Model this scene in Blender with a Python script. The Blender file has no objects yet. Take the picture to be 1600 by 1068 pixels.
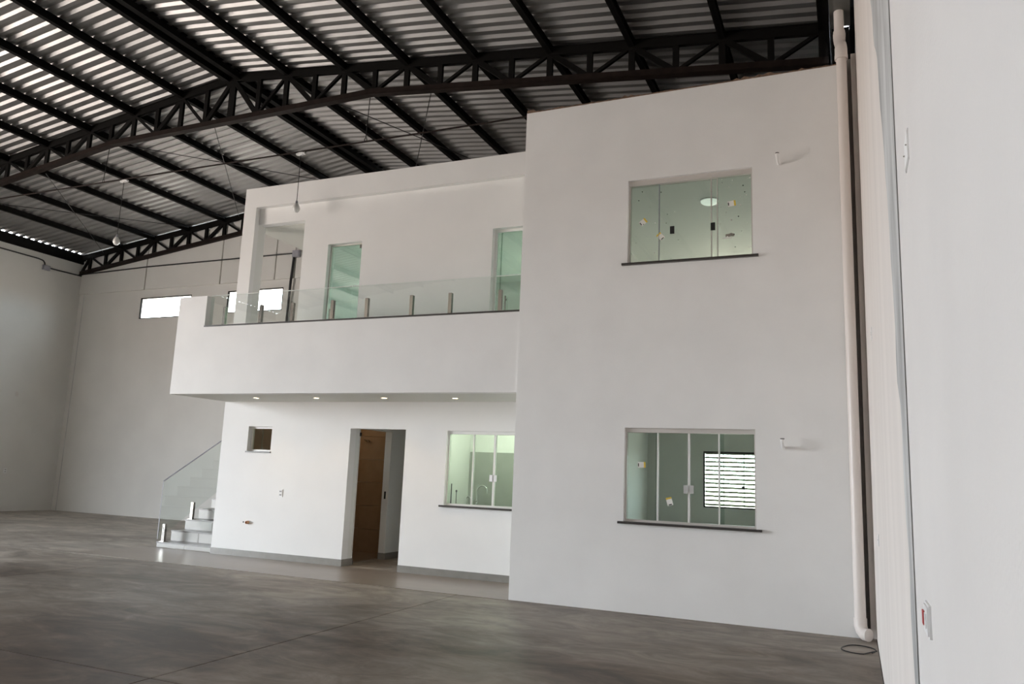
import bpy, bmesh, math, random
from mathutils import Vector, Matrix
random.seed(7)
S = bpy.context.scene
COL = S.collection

# ------------------------------------------------------------------ camera
F_PX, YAW, PITCH, ROLL = 1219.6, math.radians(-23.609), math.radians(9.56), math.radians(2.2777)
CAM = Vector((3.724, -8.7125, 1.45))
fw = Vector((math.sin(YAW)*math.cos(PITCH), math.cos(YAW)*math.cos(PITCH), math.sin(PITCH)))
r0 = Vector((math.cos(YAW), -math.sin(YAW), 0)); u0 = r0.cross(fw)
rt = r0*math.cos(ROLL) + u0*math.sin(ROLL); up = -r0*math.sin(ROLL) + u0*math.cos(ROLL)
cd = bpy.data.cameras.new('camera'); cam = bpy.data.objects.new('camera', cd); COL.objects.link(cam)
cd.sensor_width = 36; cd.sensor_fit = 'HORIZONTAL'; cd.lens = F_PX*36/1600; cd.clip_start = .02; cd.clip_end = 300
cam.matrix_world = Matrix(((rt.x, up.x, -fw.x, CAM.x), (rt.y, up.y, -fw.y, CAM.y), (rt.z, up.z, -fw.z, CAM.z), (0, 0, 0, 1)))
S.camera = cam

# ------------------------------------------------------------------ daylight, exposure
W = bpy.data.worlds.new('daylight'); S.world = W; W.use_nodes = True
WN, WL = W.node_tree.nodes, W.node_tree.links
bg = WN['Background']; bg.inputs[1].default_value = 24.0
wt = WN.new('ShaderNodeTexCoord'); ws = WN.new('ShaderNodeSeparateXYZ'); wr_ = WN.new('ShaderNodeMapRange'); wm = WN.new('ShaderNodeValToRGB')
wr_.inputs[1].default_value = -1; wr_.inputs[2].default_value = 1
WL.new(wt.outputs['Generated'], ws.inputs[0]); WL.new(ws.outputs[2], wr_.inputs[0]); WL.new(wr_.outputs[0], wm.inputs[0]); WL.new(wm.outputs[0], bg.inputs[0])
we = wm.color_ramp.elements     # sunlit reddish earth below the horizon, hazy pale sky above it
we[0].position = .49; we[0].color = (.62, .55, .50, 1); we[1].position = .51; we[1].color = (.93, 1.0, 1.07, 1)
S.view_settings.view_transform = 'Standard'; S.view_settings.look = 'None'
S.view_settings.exposure = 0.30; S.view_settings.gamma = 1.0; S.view_settings.use_curve_mapping = False
S.cycles.diffuse_bounces = 6; S.cycles.max_bounces = 14; S.cycles.transparent_max_bounces = 24

# hall dimensions
XL, XR, YB, YF = -16.1, 3.9, 6.14, -14.0
RX, RZ, SL, PS = -6.102, 8.167, 0.1176, 1.206      # ridge x, purlin line z, slope, purlin spacing
def roofz(x): return RZ - SL*abs(x-RX)
DOOR_L = (-10.6, -4.2, 4.8)        # vehicle door in the left wall: y0, y1, height
BW = (-13.71, -11.9, 5.14, 5.71), (-10.69, -8.93, 5.16, 5.73)   # strip windows in the back wall

def portal(name, loc, rot, sx, sy):
    l = bpy.data.lights.new(name, 'AREA'); l.shape = 'RECTANGLE'; l.size = sx; l.size_y = sy
    l.cycles.is_portal = True
    o = bpy.data.objects.new(name, l); COL.objects.link(o); o.location = loc; o.rotation_euler = rot
    return o
H = math.pi/2
portal('portal_left_door', (XL-.1, (DOOR_L[0]+DOOR_L[1])/2, DOOR_L[2]/2), (0, -H, 0), DOOR_L[2], DOOR_L[1]-DOOR_L[0])
for i, (a, b, c, d) in enumerate(BW):
    portal('portal_back', ((a+b)/2, YB+.25, (c+d)/2), (-H, 0, 0), b-a, d-c)
portal('portal_room', (1.92, YB+.25, 1.49), (-H, 0, 0), 1.43, 1.06)
portal('portal_room', (1.92, YB+.25, 4.45), (-H, 0, 0), 1.43, 1.06)
portal('portal_room', (-1.0, YB+.25, 4.45), (-H, 0, 0), 1.5, 1.06)

# ------------------------------------------------------------------ materials
def nt(name):
    m = bpy.data.materials.new(name); m.use_nodes = True
    return m, m.node_tree.nodes, m.node_tree.links, m.node_tree.nodes['Principled BSDF']
def plain(name, col, rough=.6, metal=0., spec=.5, var=0., scale=6., bump=0., bscale=120., stretch=None):
    m, N, L, b = nt(name)
    b.inputs['Base Color'].default_value = (*col, 1); b.inputs['Roughness'].default_value = rough
    b.inputs['Metallic'].default_value = metal; b.inputs['Specular IOR Level'].default_value = spec
    tc = N.new('ShaderNodeTexCoord'); src = tc.outputs['Object']
    if stretch:
        mp = N.new('ShaderNodeMapping'); mp.inputs['Scale'].default_value = stretch; L.new(src, mp.inputs[0]); src = mp.outputs[0]
    if var:
        n = N.new('ShaderNodeTexNoise'); n.inputs['Scale'].default_value = scale; n.inputs['Detail'].default_value = 5; L.new(src, n.inputs[0])
        r = N.new('ShaderNodeValToRGB'); r.color_ramp.elements[0].position = .3; r.color_ramp.elements[1].position = .7
        r.color_ramp.elements[0].color = (*[c*(1-var) for c in col], 1); r.color_ramp.elements[1].color = (*[min(1, c*(1+var)) for c in col], 1)
        L.new(n.outputs[0], r.inputs[0]); L.new(r.outputs[0], b.inputs['Base Color'])
    if bump:
        n2 = N.new('ShaderNodeTexNoise'); n2.inputs['Scale'].default_value = bscale; n2.inputs['Detail'].default_value = 3; L.new(tc.outputs['Object'], n2.inputs[0])
        bp = N.new('ShaderNodeBump'); bp.inputs['Strength'].default_value = bump; bp.inputs['Distance'].default_value = .004
        L.new(n2.outputs[0], bp.inputs['Height']); L.new(bp.outputs[0], b.inputs['Normal'])
    return m
def glass(name, tint, ior=1.5, rough=0.0):
    m = bpy.data.materials.new(name); m.use_nodes = True; N, L = m.node_tree.nodes, m.node_tree.links
    N.clear(); out = N.new('ShaderNodeOutputMaterial'); mx = N.new('ShaderNodeMixShader')
    t = N.new('ShaderNodeBsdfTransparent'); t.inputs[0].default_value = (*tint, 1)
    g = N.new('ShaderNodeBsdfGlossy'); g.inputs['Roughness'].default_value = rough; g.inputs[0].default_value = (.92, 1, .97, 1)
    fr = N.new('ShaderNodeFresnel'); fr.inputs[0].default_value = ior
    ge = N.new('ShaderNodeNewGeometry'); iv = N.new('ShaderNodeMath'); iv.operation = 'SUBTRACT'; iv.inputs[0].default_value = 1; L.new(ge.outputs['Backfacing'], iv.inputs[1])
    fm = N.new('ShaderNodeMath'); fm.operation = 'MULTIPLY'; L.new(fr.outputs[0], fm.inputs[0]); L.new(iv.outputs[0], fm.inputs[1])
    L.new(fm.outputs[0], mx.inputs[0]); L.new(t.outputs[0], mx.inputs[1]); L.new(g.outputs[0], mx.inputs[2]); L.new(mx.outputs[0], out.inputs[0])
    return m
def emis(name, col, s):
    m = bpy.data.materials.new(name); m.use_nodes = True; N, L = m.node_tree.nodes, m.node_tree.links
    b = N['Principled BSDF']; b.inputs['Base Color'].default_value = (*col, 1); b.inputs['Emission Color'].default_value = (*col, 1); b.inputs['Emission Strength'].default_value = s
    return m
M = {}
M['block'] = plain('bare_concrete_block', (.34, .32, .29), .9, var=.15, scale=3)
M['hall'] = plain('hall_wall_paint', (.70, .69, .66), .75, var=.035, scale=1.2, bump=.15, bscale=60, spec=.3)
M['rightw'] = plain('right_wall_paint', (.775, .755, .74), .75, var=.03, scale=1.5, bump=.35, bscale=90, spec=.3)
M['stucco'] = plain('white_stucco', (.87, .87, .86), .8, var=.03, scale=1.5, bump=.35, bscale=90, spec=.25)
M['beige'] = plain('beige_wall_paint', (.80, .755, .72), .75, var=.06, scale=1.5, bump=.15, bscale=60, spec=.3, stretch=(1, 1.6, .12))
M['smooth'] = plain('white_wall_paint', (.84, .84, .83), .7, var=.02, scale=1.5, bump=.08, bscale=60, spec=.3)
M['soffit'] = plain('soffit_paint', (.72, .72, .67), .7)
M['reveal'] = plain('inner_wall_paint', (.78, .79, .76), .7)
M['black'] = plain('black_steel_paint', (.006, .0055, .005), .7, spec=.12)
M['rust'] = plain('brown_primer_steel', (.016, .010, .008), .65, var=.3, scale=8, spec=.15)
M['galv'] = plain('galvanised_sheet', (.335, .33, .325), .50, metal=.9, var=.12, scale=1.1, spec=.3)
M['gutter'] = plain('gutter_sheet', (.20, .20, .19), .5, metal=.6)
M['pvcw'] = plain('bright_white_pvc', (.88, .88, .87), .35)
M['pvc'] = plain('white_pvc', (.80, .74, .70), .35)
M['granite'] = plain('dark_granite', (.05, .045, .042), .3, var=.6, scale=120)
M['alu'] = plain('aluminium_profile', (.66, .63, .60), .4, metal=.25)
M['aluw'] = plain('white_aluminium_profile', (.82, .82, .80), .4)
M['steel'] = plain('stainless_steel', (.42, .40, .37), .16, metal=1.0)
M['chrome'] = plain('chrome', (.75, .75, .75), .1, metal=1.0)
M['blackplastic'] = plain('black_plastic', (.015, .015, .016), .4)
M['white'] = plain('white_plastic', (.82, .82, .82), .4)
M['grey'] = plain('grey_plastic_box', (.33, .33, .37), .5)
M['dark'] = plain('dark_conduit', (.018, .018, .02), .5)
M['skirt'] = plain('grey_porcelain', (.235, .225, .205), .35, var=.08, scale=10)
M['step'] = plain('step_porcelain', (.37, .36, .335), .35, var=.05, scale=8)
M['stepdark'] = plain('step_granite_edge', (.16, .15, .14), .3)
M['tilebeige'] = plain('beige_bath_tile', (.34, .25, .165), .35, var=.08, scale=6)
M['tilegrey'] = plain('grey_kitchen_tile', (.33, .34, .31), .25, var=.06, scale=5)
M['wood'] = plain('brown_wood', (.10, .05, .025), .5, var=.3, scale=8, stretch=(1, 8, 1))
M['mortar'] = plain('raw_mortar', (.50, .505, .50), .9, var=.32, scale=5, bump=.4, bscale=50, stretch=(1, 1, .3))
M['crumb'] = plain('brown_mortar', (.20, .13, .09), .9, var=.4, scale=30)
M['sawcut'] = plain('saw_cut_joint', (.03, .026, .022), .9)
M['joint'] = plain('joint_shadow_gap', (.25, .24, .22), .9)
M['glass'] = glass('green_tempered_glass', (.85, .90, .875))
M['glassup'] = glass('green_tempered_glass_dusty', (.82, .855, .82), 1.6)
M['glassk'] = glass('green_kitchen_glass', (.80, .885, .815))
M['tinted'] = glass('tinted_glass', (.62, .62, .60))
M['railglass'] = glass('rail_glass', (.95, .97, .96), 1.8)
M['doorglass'] = glass('door_glass', (.695, .775, .735), 1.9)
M['glassedge'] = plain('polished_glass_edge', (.80, .84, .81), .2)
M['bulb'] = plain('white_bulb_glass', (.80, .80, .78), .2)
M['spot'] = emis('downlight_led', (1, .80, .50), 14)
M['sticker'] = plain('sticker_paper', (.80, .80, .76), .6)
M['yellow'] = plain('sticker_yellow', (.75, .55, .08), .6)
M['brownpaper'] = plain('sticker_residue', (.30, .28, .24), .8)
M['red'] = plain('red_mark', (.45, .02, .02), .5)
M['orange'] = plain('brown_pipe_plastic', (.42, .20, .09), .5)
M['slat'] = plain('shutter_slat', (.30, .27, .17), .5)
M['door'] = plain('white_door_leaf', (.72, .80, .80), .4)

def concrete(name, c1, c2, c3, r1, r2, dust_sheen=None):
    m, N, L, b = nt(name)
    g = N.new('ShaderNodeNewGeometry'); mp = N.new('ShaderNodeMapping'); mp.inputs['Scale'].default_value = (.55, 1, 1); L.new(g.outputs['Position'], mp.inputs[0])
    n = N.new('ShaderNodeTexNoise'); n.inputs['Scale'].default_value = .55; n.inputs['Detail'].default_value = 7; n.inputs['Roughness'].default_value = .62; n.inputs['Distortion'].default_value = .6
    n2 = N.new('ShaderNodeTexNoise'); n2.inputs['Scale'].default_value = 2.6; n2.inputs['Detail'].default_value = 8; n2.inputs['Roughness'].default_value = .68; n2.inputs['Distortion'].default_value = 1.2
    L.new(mp.outputs[0], n.inputs[0]); L.new(mp.outputs[0], n2.inputs[0])
    r = N.new('ShaderNodeValToRGB'); e = r.color_ramp.elements; e[0].position = .40; e[1].position = .60; e[0].color = (*c1, 1); e[1].color = (*c3, 1)
    k = e.new(.5); k.color = (*c2, 1)
    mix = N.new('ShaderNodeMath'); mix.operation = 'MULTIPLY_ADD'; mix.inputs[1].default_value = .5; L.new(n2.outputs[0], mix.inputs[0])
    sc = N.new('ShaderNodeMath'); sc.operation = 'MULTIPLY'; sc.inputs[1].default_value = .5; L.new(n.outputs[0], sc.inputs[0]); L.new(sc.outputs[0], mix.inputs[2])
    L.new(mix.outputs[0], r.inputs[0]); L.new(r.outputs[0], b.inputs['Base Color'])
    if dust_sheen:      # dusty tone near the office, with far-floor sheen painted into the colour
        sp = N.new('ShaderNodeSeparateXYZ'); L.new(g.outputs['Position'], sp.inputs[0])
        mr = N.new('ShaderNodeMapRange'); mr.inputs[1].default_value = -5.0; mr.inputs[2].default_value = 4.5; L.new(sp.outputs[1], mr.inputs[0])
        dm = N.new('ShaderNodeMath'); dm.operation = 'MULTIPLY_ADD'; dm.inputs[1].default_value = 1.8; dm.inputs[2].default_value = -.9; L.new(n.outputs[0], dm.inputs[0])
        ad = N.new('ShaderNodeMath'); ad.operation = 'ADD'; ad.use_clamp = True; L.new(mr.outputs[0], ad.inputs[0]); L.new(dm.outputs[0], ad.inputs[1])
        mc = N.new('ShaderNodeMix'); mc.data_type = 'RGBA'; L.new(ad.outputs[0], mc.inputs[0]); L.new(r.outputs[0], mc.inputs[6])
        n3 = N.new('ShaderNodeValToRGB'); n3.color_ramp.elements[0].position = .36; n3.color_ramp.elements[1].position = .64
        n3.color_ramp.elements[0].color = (*[c*.66 for c in dust_sheen], 1); n3.color_ramp.elements[1].color = (*[c*1.28 for c in dust_sheen], 1); L.new(n2.outputs[0], n3.inputs[0])
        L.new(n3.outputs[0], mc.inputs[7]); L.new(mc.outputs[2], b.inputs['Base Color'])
    b.inputs['Specular IOR Level'].default_value = .36
    rr = N.new('ShaderNodeMapRange'); rr.inputs[3].default_value = r1; rr.inputs[4].default_value = r2; L.new(n2.outputs[0], rr.inputs[0]); L.new(rr.outputs[0], b.inputs['Roughness'])
    bp = N.new('ShaderNodeBump'); bp.inputs['Strength'].default_value = .08; bp.inputs['Distance'].default_value = .01; L.new(n2.outputs[0], bp.inputs['Height']); L.new(bp.outputs[0], b.inputs['Normal'])
    return m
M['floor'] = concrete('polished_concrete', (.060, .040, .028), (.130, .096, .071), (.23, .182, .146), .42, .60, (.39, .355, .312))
M['porch'] = concrete('smooth_screed', (.215, .18, .148), (.245, .205, .172), (.28, .24, .205), .26, .34)

# ------------------------------------------------------------------ mesh helpers
def link(name, me, mat, parent=None):
    o = bpy.data.objects.new(name, me); COL.objects.link(o)
    if mat is not None and not me.materials: me.materials.append(M[mat] if isinstance(mat, str) else mat)
    if parent is not None: o.parent = parent; o.matrix_parent_inverse = parent.matrix_world.inverted() if parent.type == 'EMPTY' and False else Matrix()
    return o
class B:
    def __init__(s): s.v = []; s.f = []
    def hexa(s, p):   # 8 pts: bottom 0-3 ccw, top 4-7
        k = len(s.v); s.v += [tuple(q) for q in p]
        for f in ((0, 3, 2, 1), (4, 5, 6, 7), (0, 1, 5, 4), (1, 2, 6, 5), (2, 3, 7, 6), (3, 0, 4, 7)): s.f.append(tuple(k+i for i in f))
        return s
    def box(s, x0, x1, y0, y1, z0, z1):
        return s.hexa([(x0, y0, z0), (x1, y0, z0), (x1, y1, z0), (x0, y1, z0), (x0, y0, z1), (x1, y0, z1), (x1, y1, z1), (x0, y1, z1)])
    def bar(s, a, b, w, h, upv=(0, 0, 1)):
        a, b = Vector(a), Vector(b); d = (b-a).normalized(); u = Vector(upv)
        sx = d.cross(u)
        if sx.length < 1e-4: sx = d.cross(Vector((0, 1, 0)))
        sx.normalize(); u = sx.cross(d); sx = sx*w/2; u = u*h/2
        return s.hexa([a-sx-u, a+sx-u, b+sx-u, b-sx-u, a-sx+u, a+sx+u, b+sx+u, b-sx+u])
    def tube(s, pts, rad, n=10):
        pts = [Vector(p) for p in pts]; rads = rad if isinstance(rad, (list, tuple)) else [rad]*len(pts)
        rings = []; ref = None
        for i, p in enumerate(pts):
            d = (pts[min(i+1, len(pts)-1)] - pts[max(i-1, 0)]).normalized()
            if ref is None: ref = Vector((0, 0, 1)) if abs(d.z) < .9 else Vector((1, 0, 0))
            x = d.cross(ref)
            if x.length < 1e-4: x = d.cross(Vector((0, 1, 0)))
            x.normalize(); y = x.cross(d).normalized(); ref = y if abs(d.z) >= .9 or True else ref
            k = len(s.v); rings.append(k)
            for j in range(n):
                t = 2*math.pi*j/n; s.v.append(tuple(p + x*math.cos(t)*rads[i] + y*math.sin(t)*rads[i]))
        for a, b in zip(rings, rings[1:]):
            for j in range(n): s.f.append((a+j, a+(j+1) % n, b+(j+1) % n, b+j))
        s.f.append(tuple(rings[0]+j for j in range(n))[::-1]); s.f.append(tuple(rings[-1]+j for j in range(n)))
        return s
    def lathe(s, prof, c=(0, 0, 0), n=20):   # prof [(r,z)], axis z
        rings = []
        for r, z in prof:
            k = len(s.v); rings.append(k)
            for j in range(n):
                t = 2*math.pi*j/n; s.v.append((c[0]+r*math.cos(t), c[1]+r*math.sin(t), c[2]+z))
        for a, b in zip(rings, rings[1:]):
            for j in range(n): s.f.append((a+j, a+(j+1) % n, b+(j+1) % n, b+j))
        s.f.append(tuple(rings[0]+j for j in range(n))[::-1]); s.f.append(tuple(rings[-1]+j for j in range(n)))
        return s
    def grid(s, xs, zs, holes, y0, y1, axis='y'):   # slab with rectangular holes
        holes = [(max(h[0], xs[0]), min(h[1], xs[-1]), max(h[2], zs[0]), min(h[3], zs[-1])) for h in holes]
        xs = sorted(set(xs + [h[0] for h in holes] + [h[1] for h in holes])); zs = sorted(set(zs + [h[2] for h in holes] + [h[3] for h in holes]))
        def solid(i, j):
            if not (0 <= i < len(xs)-1 and 0 <= j < len(zs)-1): return False
            cx, cz = (xs[i]+xs[i+1])/2, (zs[j]+zs[j+1])/2
            return not any(h[0] < cx < h[1] and h[2] < cz < h[3] for h in holes)
        idx = {}
        def V(i, j, y):
            if (i, j, y) not in idx:
                idx[(i, j, y)] = len(s.v); s.v.append((xs[i], y, zs[j]) if axis == 'y' else (y, xs[i], zs[j]))
            return idx[(i, j, y)]
        for i in range(len(xs)-1):
            for j in range(len(zs)-1):
                if not solid(i, j): continue
                s.f.append((V(i, j, y0), V(i+1, j, y0), V(i+1, j+1, y0), V(i, j+1, y0)))
                s.f.append((V(i, j, y1), V(i, j+1, y1), V(i+1, j+1, y1), V(i+1, j, y1)))
                for (di, dj, a, b) in ((-1, 0, (i, j), (i, j+1)), (1, 0, (i+1, j+1), (i+1, j)), (0, -1, (i+1, j), (i, j)), (0, 1, (i, j+1), (i+1, j+1))):
                    if not solid(i+di, j+dj): s.f.append((V(*a, y0), V(*b, y0), V(*b, y1), V(*a, y1)))
        return s
    def mesh(s, name, smooth=False):
        me = bpy.data.meshes.new(name); me.from_pydata(s.v, [], s.f); me.update()
        bm = bmesh.new(); bm.from_mesh(me); bmesh.ops.recalc_face_normals(bm, faces=bm.faces); bm.to_mesh(me); bm.free()
        if smooth:
            me.polygons.foreach_set('use_smooth', [True]*len(me.polygons))
            try: me.set_sharp_from_angle(angle=math.radians(40))
            except Exception: pass
        return me
    def build(s, name, mat, parent=None, smooth=False): return link(name, s.mesh(name, smooth), mat, parent)
def box(name, mat, parent, *a): return B().box(*a).build(name, mat, parent)
def struct(o): o['kind'] = 'structure'; return o
def tag(o, label, cat, group=None):
    o['label'] = label; o['category'] = cat
    if group: o['group'] = group
    return o
def empty(name, loc=(0, 0, 0)):
    o = bpy.data.objects.new(name, None); o.empty_display_size = .1; COL.objects.link(o); o.location = loc; return o
def E0(name): return empty(name)      # empties stay at the origin: parts are given in world coordinates

# ================================================================== SETTING: hall shell
# floor: concrete bays with saw-cut joints
fl = struct(box('floor', 'sawcut', None, XL-.2, XR+.2, YF-.2, YB+.2, -.25, -.006))
gx = [XL, -10.65, -5.65, -.65, XR]; gy = [YF, -9.05, -4.55, -.05, YB]
for i in range(4):
    for j in range(4):
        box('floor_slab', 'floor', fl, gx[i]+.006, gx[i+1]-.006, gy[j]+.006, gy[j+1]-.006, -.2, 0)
struct(box('floor_porch', 'porch', None, -7.30, -.002, -.05, 1.262, .0005, .004))

# back wall (gable) with strip windows, upper precast band slightly proud
def gable(y0, y1, holes, zofs, b=None):
    b = b or B(); b.grid([XL-.2, RX, XR+.2], [0, 6.6], holes, y0, y1)
    k = len(b.v); top = lambda x: roofz(x)+zofs
    for y in (y0, y1): b.v += [(XL-.2, y, 6.6), (RX, y, 6.6), (XR+.2, y, 6.6), (XR+.2, y, top(XR)), (RX, y, top(RX)), (XL-.2, y, top(XL))]
    b.f += [(k, k+1, k+4, k+5), (k+1, k+2, k+3, k+4), (k+6, k+11, k+10, k+7), (k+7, k+10, k+9, k+8)]
    b.f += [(k+5, k+4, k+10, k+11), (k+4, k+3, k+9, k+10), (k, k+5, k+11, k+6), (k+2, k+8, k+9, k+3)]
    return b
room_holes = [(1.2, 2.64, .98, 2.0), (1.2, 2.64, 3.93, 4.97), (-1.75, -.25, 3.93, 4.97)]  # upper holes: unseen rear windows added to brighten the upper rooms
wb = struct(gable(YB, YB+.2, list(BW)+room_holes, .0).build('wall_back', 'hall'))
# proud precast panels above the ledge, with open joints between them
seams = [XL, -13.58, -10.95, -9.2, -8.6, -6.1, -3.6]
for a, b_ in zip(seams, seams[1:]):
    bb = B(); x0, x1 = a+.02, b_-.02; z0 = 5.93
    t0, t1 = roofz(x0)-.12, roofz(x1)-.12
    bb.hexa([(x0, YB-.045, z0), (x1, YB-.045, z0), (x1, YB, z0), (x0, YB, z0), (x0, YB-.045, t0), (x1, YB-.045, t1), (x1, YB, t1), (x0, YB, t0)])
    bb.build('wall_panel', 'hall', wb)
box('corner_joint', 'mortar', wb, -15.93, -15.912, YB-.006, YB, 0, 5.92)
# left wall
wl_top = roofz(XL)-.12
struct(B().grid([YF-.2, YB], [0, wl_top], [(DOOR_L[0], DOOR_L[1], -1, DOOR_L[2])], XL-.2, XL, 'x').build('wall_left', 'hall'))
# front wall (behind the camera)
struct(gable(YF-.2, YF, [], .0).build('wall_front', 'hall'))
# right wall: near panel, joint, far panel, back stretch
wr = struct(box('wall_right', 'joint', None, XR+.02, XR+.22, YF-.2, YB+.2, 0, 6.75))
box('wall_panel', 'rightw', wr, XR, XR+.2, YF, -5.815, 0, 8.2)
box('wall_panel', 'beige', wr, XR, XR+.2, -5.80, .05, 0, 8.2)
box('wall_pillar', 'beige', wr, 3.848, XR+.012, .052, .30, 0, 6.18); box('gap_blocker', 'joint', wr, 3.762, 3.847, .20, .28, 0, 6.2); box('wall_panel', 'stucco', wr, XR+.012, XR+.05, .30, YB, 0, 6.75)  # includes a blocker added to shut out sky in the gap beside the pillar
# rough mortar smear beside the joint
bb = B(); n = 60; z0, z1 = .0, 6.2
def smear(z):
    ks = [(0, .15), (.85, .22), (1.7, .27), (1.95, .5), (2.7, .58), (3.4, 1.0), (4.2, 1.5), (7, 2.4)]
    for (za, wa), (zb_, wb_) in zip(ks, ks[1:]):
        if za <= z <= zb_: base = wa+(wb_-wa)*(z-za)/(zb_-za)
    return -5.80 + base + .05*math.sin(z*5.1)+.035*math.sin(z*13.7+1)+.03*random.uniform(-1, 1)
for i in range(n+1):
    z = z0+(z1-z0)*i/n; bb.v += [(XR-.003, -5.80, z), (XR-.003, smear(z), z), (XR+.001, smear(z)+.004, z), (XR+.001, -5.80, z)]
for i in range(n):
    for j in range(4): bb.f.append((4*i+j, 4*i+(j+1) % 4, 4*i+4+(j+1) % 4, 4*i+4+j))
bb.build('mortar_smear', 'mortar', wr)

# ------------------------------------------------------------------ roof
ce = struct(empty('ceiling')); ce['kind'] = 'structure'
# trapezoid sheets: 1 m wide, 5 ribs
def sheet_mesh(side):
    b = B(); prof = []
    for k in range(5):
        y = .2*k; prof += [(y, 0), (y+.07, 0), (y+.108, .040), (y+.162, .040)]
    prof.append((1.0, 0))
    xe = XL+.03 if side < 0 else 3.70
    for y, z in prof:
        for x in (RX+side*.02, xe): b.v.append((x, y, roofz(x)+.062+z))
    for i in range(len(prof)-1): b.f.append((2*i, 2*i+1, 2*i+3, 2*i+2))
    return b.mesh('roof_sheet')
for side in (-1, 1):
    me = sheet_mesh(side); me.materials.append(M['galv'])
    y = YF-.8
    while y < YB-.2:
        o = link('roof_sheet', me, None, ce); o.location = (0, y, 0); y += 1.0
# ridge cap
B().hexa([(RX-.25, YF, roofz(RX-.25)+.108), (RX, YF, RZ+.135), (RX, YB+.2, RZ+.135), (RX-.25, YB+.2, roofz(RX-.25)+.108),
          (RX-.25, YF, roofz(RX-.25)+.112), (RX, YF, RZ+.14), (RX, YB+.2, RZ+.14), (RX-.25, YB+.2, roofz(RX-.25)+.112)]).hexa(
         [(RX, YF, RZ+.135), (RX+.25, YF, roofz(RX+.25)+.108), (RX+.25, YB+.2, roofz(RX+.25)+.108), (RX, YB+.2, RZ+.135),
          (RX, YF, RZ+.14), (RX+.25, YF, roofz(RX+.25)+.112), (RX+.25, YB+.2, roofz(RX+.25)+.112), (RX, YB+.2, RZ+.14)]).build('ridge_cap', 'galv', ce)
# purlins: C sections along y
def purlin(x, z, side, w=.08, h=.125):
    b = B(); t = .008
    b.box(x-t/2, x+t/2, YF, YB, z-h/2, z+h/2)
    b.box(x-w/2, x+w/2, YF, YB, z+h/2-t, z+h/2); b.box(x-w/2, x+w/2, YF, YB, z-h/2, z-h/2+t)
    return b.build('purlin', 'black', ce)
for k in range(1, 9):
    for s_ in (-1, 1):
        x = RX + s_*PS*k
        if XL+.5 < x < XR-.2: purlin(x, roofz(x), s_)
for d in (-.13, .13): purlin(RX+d, roofz(RX+d), 1, .10, .14)
# eave beams
box('eave_beam', 'black', ce, XL+.0, XL+.06, YF, YB, roofz(XL+.03)-.20, roofz(XL+.03)+.064)
box('eave_beam', 'black', ce, 3.585, 3.635, YF, 5.9, roofz(3.6)-.22, roofz(3.6)+.062)

# trusses
def truss(name, ya, yb, label):
    """ya / yb: y at the left and right end"""
    t = E0(name); tag(t, label, 'roof truss', 'steel roof trusses')
    def Y(x): return ya + (yb-ya)*(x-XL)/(XR-XL)
    zt = lambda x: roofz(x)-.03
    zb = lambda x: 7.36 if abs(x-RX) < 2.95 else 7.36-.1176*(abs(x-RX)-2.95)
    xe0, xe1 = XL+.02, 3.60
    def chord(nm, pts, w, h, mat):
        for a, c in zip(pts, pts[1:]):
            A, C = Vector((a[0], Y(a[0]), a[1])), Vector((c[0], Y(c[0]), c[1])); d = (C-A).normalized()*.01
            b = B(); off = Vector((0, .04, 0))
            # two angles back to back
            b.bar(A-d, C+d, w, .008, (0, 0, 1)) if False else None
            b.bar(A-d+Vector((0, -.03, 0)), C+d+Vector((0, -.03, 0)), .006, h)
            b.bar(A-d+Vector((0, .03, 0)), C+d+Vector((0, .03, 0)), .006, h)
            b.bar(A-d+Vector((0, 0, -h/2 if nm == 'bottom_chord' else h/2)), C+d+Vector((0, 0, -h/2 if nm == 'bottom_chord' else h/2)), w, .006)
            b.build(nm, mat, t)
    chord('top_chord', [(xe0, zt(xe0)), (RX, zt(RX)), (xe1, zt(xe1))], .12, .12, 'black')
    chord('bottom_chord', [(xe0, zb(xe0)), (RX-2.95, 7.36), (RX+2.95, 7.36), (xe1, zb(xe1))], .12, .10, 'rust')
    def web(x0, z0, x1, z1, w):
        B().bar((x0, Y(x0), z0), (x1, Y(x1), z1), .05, w, (0, 1, 0) if False else (1, 0, .001)).build('web_bar', 'black', t)
    nodes = [RX + PS*k for k in range(-8, 9)]
    nodes = [x for x in nodes if xe0-.01 < x < xe1+.01] + []
    for i, x in enumerate(nodes): web(x, zb(x), x, zt(x), .13 if abs(x-RX) < .01 else .085)
    for a, c in zip(nodes, nodes[1:]):
        m = (a+c)/2 ; web(m, zb(m), m, zt(m), .08)
        hi, lo = (a, c) if abs(a-RX) < abs(c-RX) else (c, a)
        web(m, zb(m), hi, zt(hi)-.02, .08); web(m, zb(m), lo, zt(lo)-.02, .045)
    web(xe0+.02, zb(xe0), nodes[0], zt(nodes[0]), .06); web(xe1-.02, zb(xe1), nodes[-1], zt(nodes[-1]), .05)
    web(xe1-.03, zb(xe1), xe1-.03, zt(xe1), .07)
    return t
truss('roof_truss', 1.25, .86, 'black steel truss with flat-bottomed peak crossing above the two-storey block')
truss('roof_truss', 6.06, 6.0, 'black steel truss against the far gable wall above the strip windows')

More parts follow.
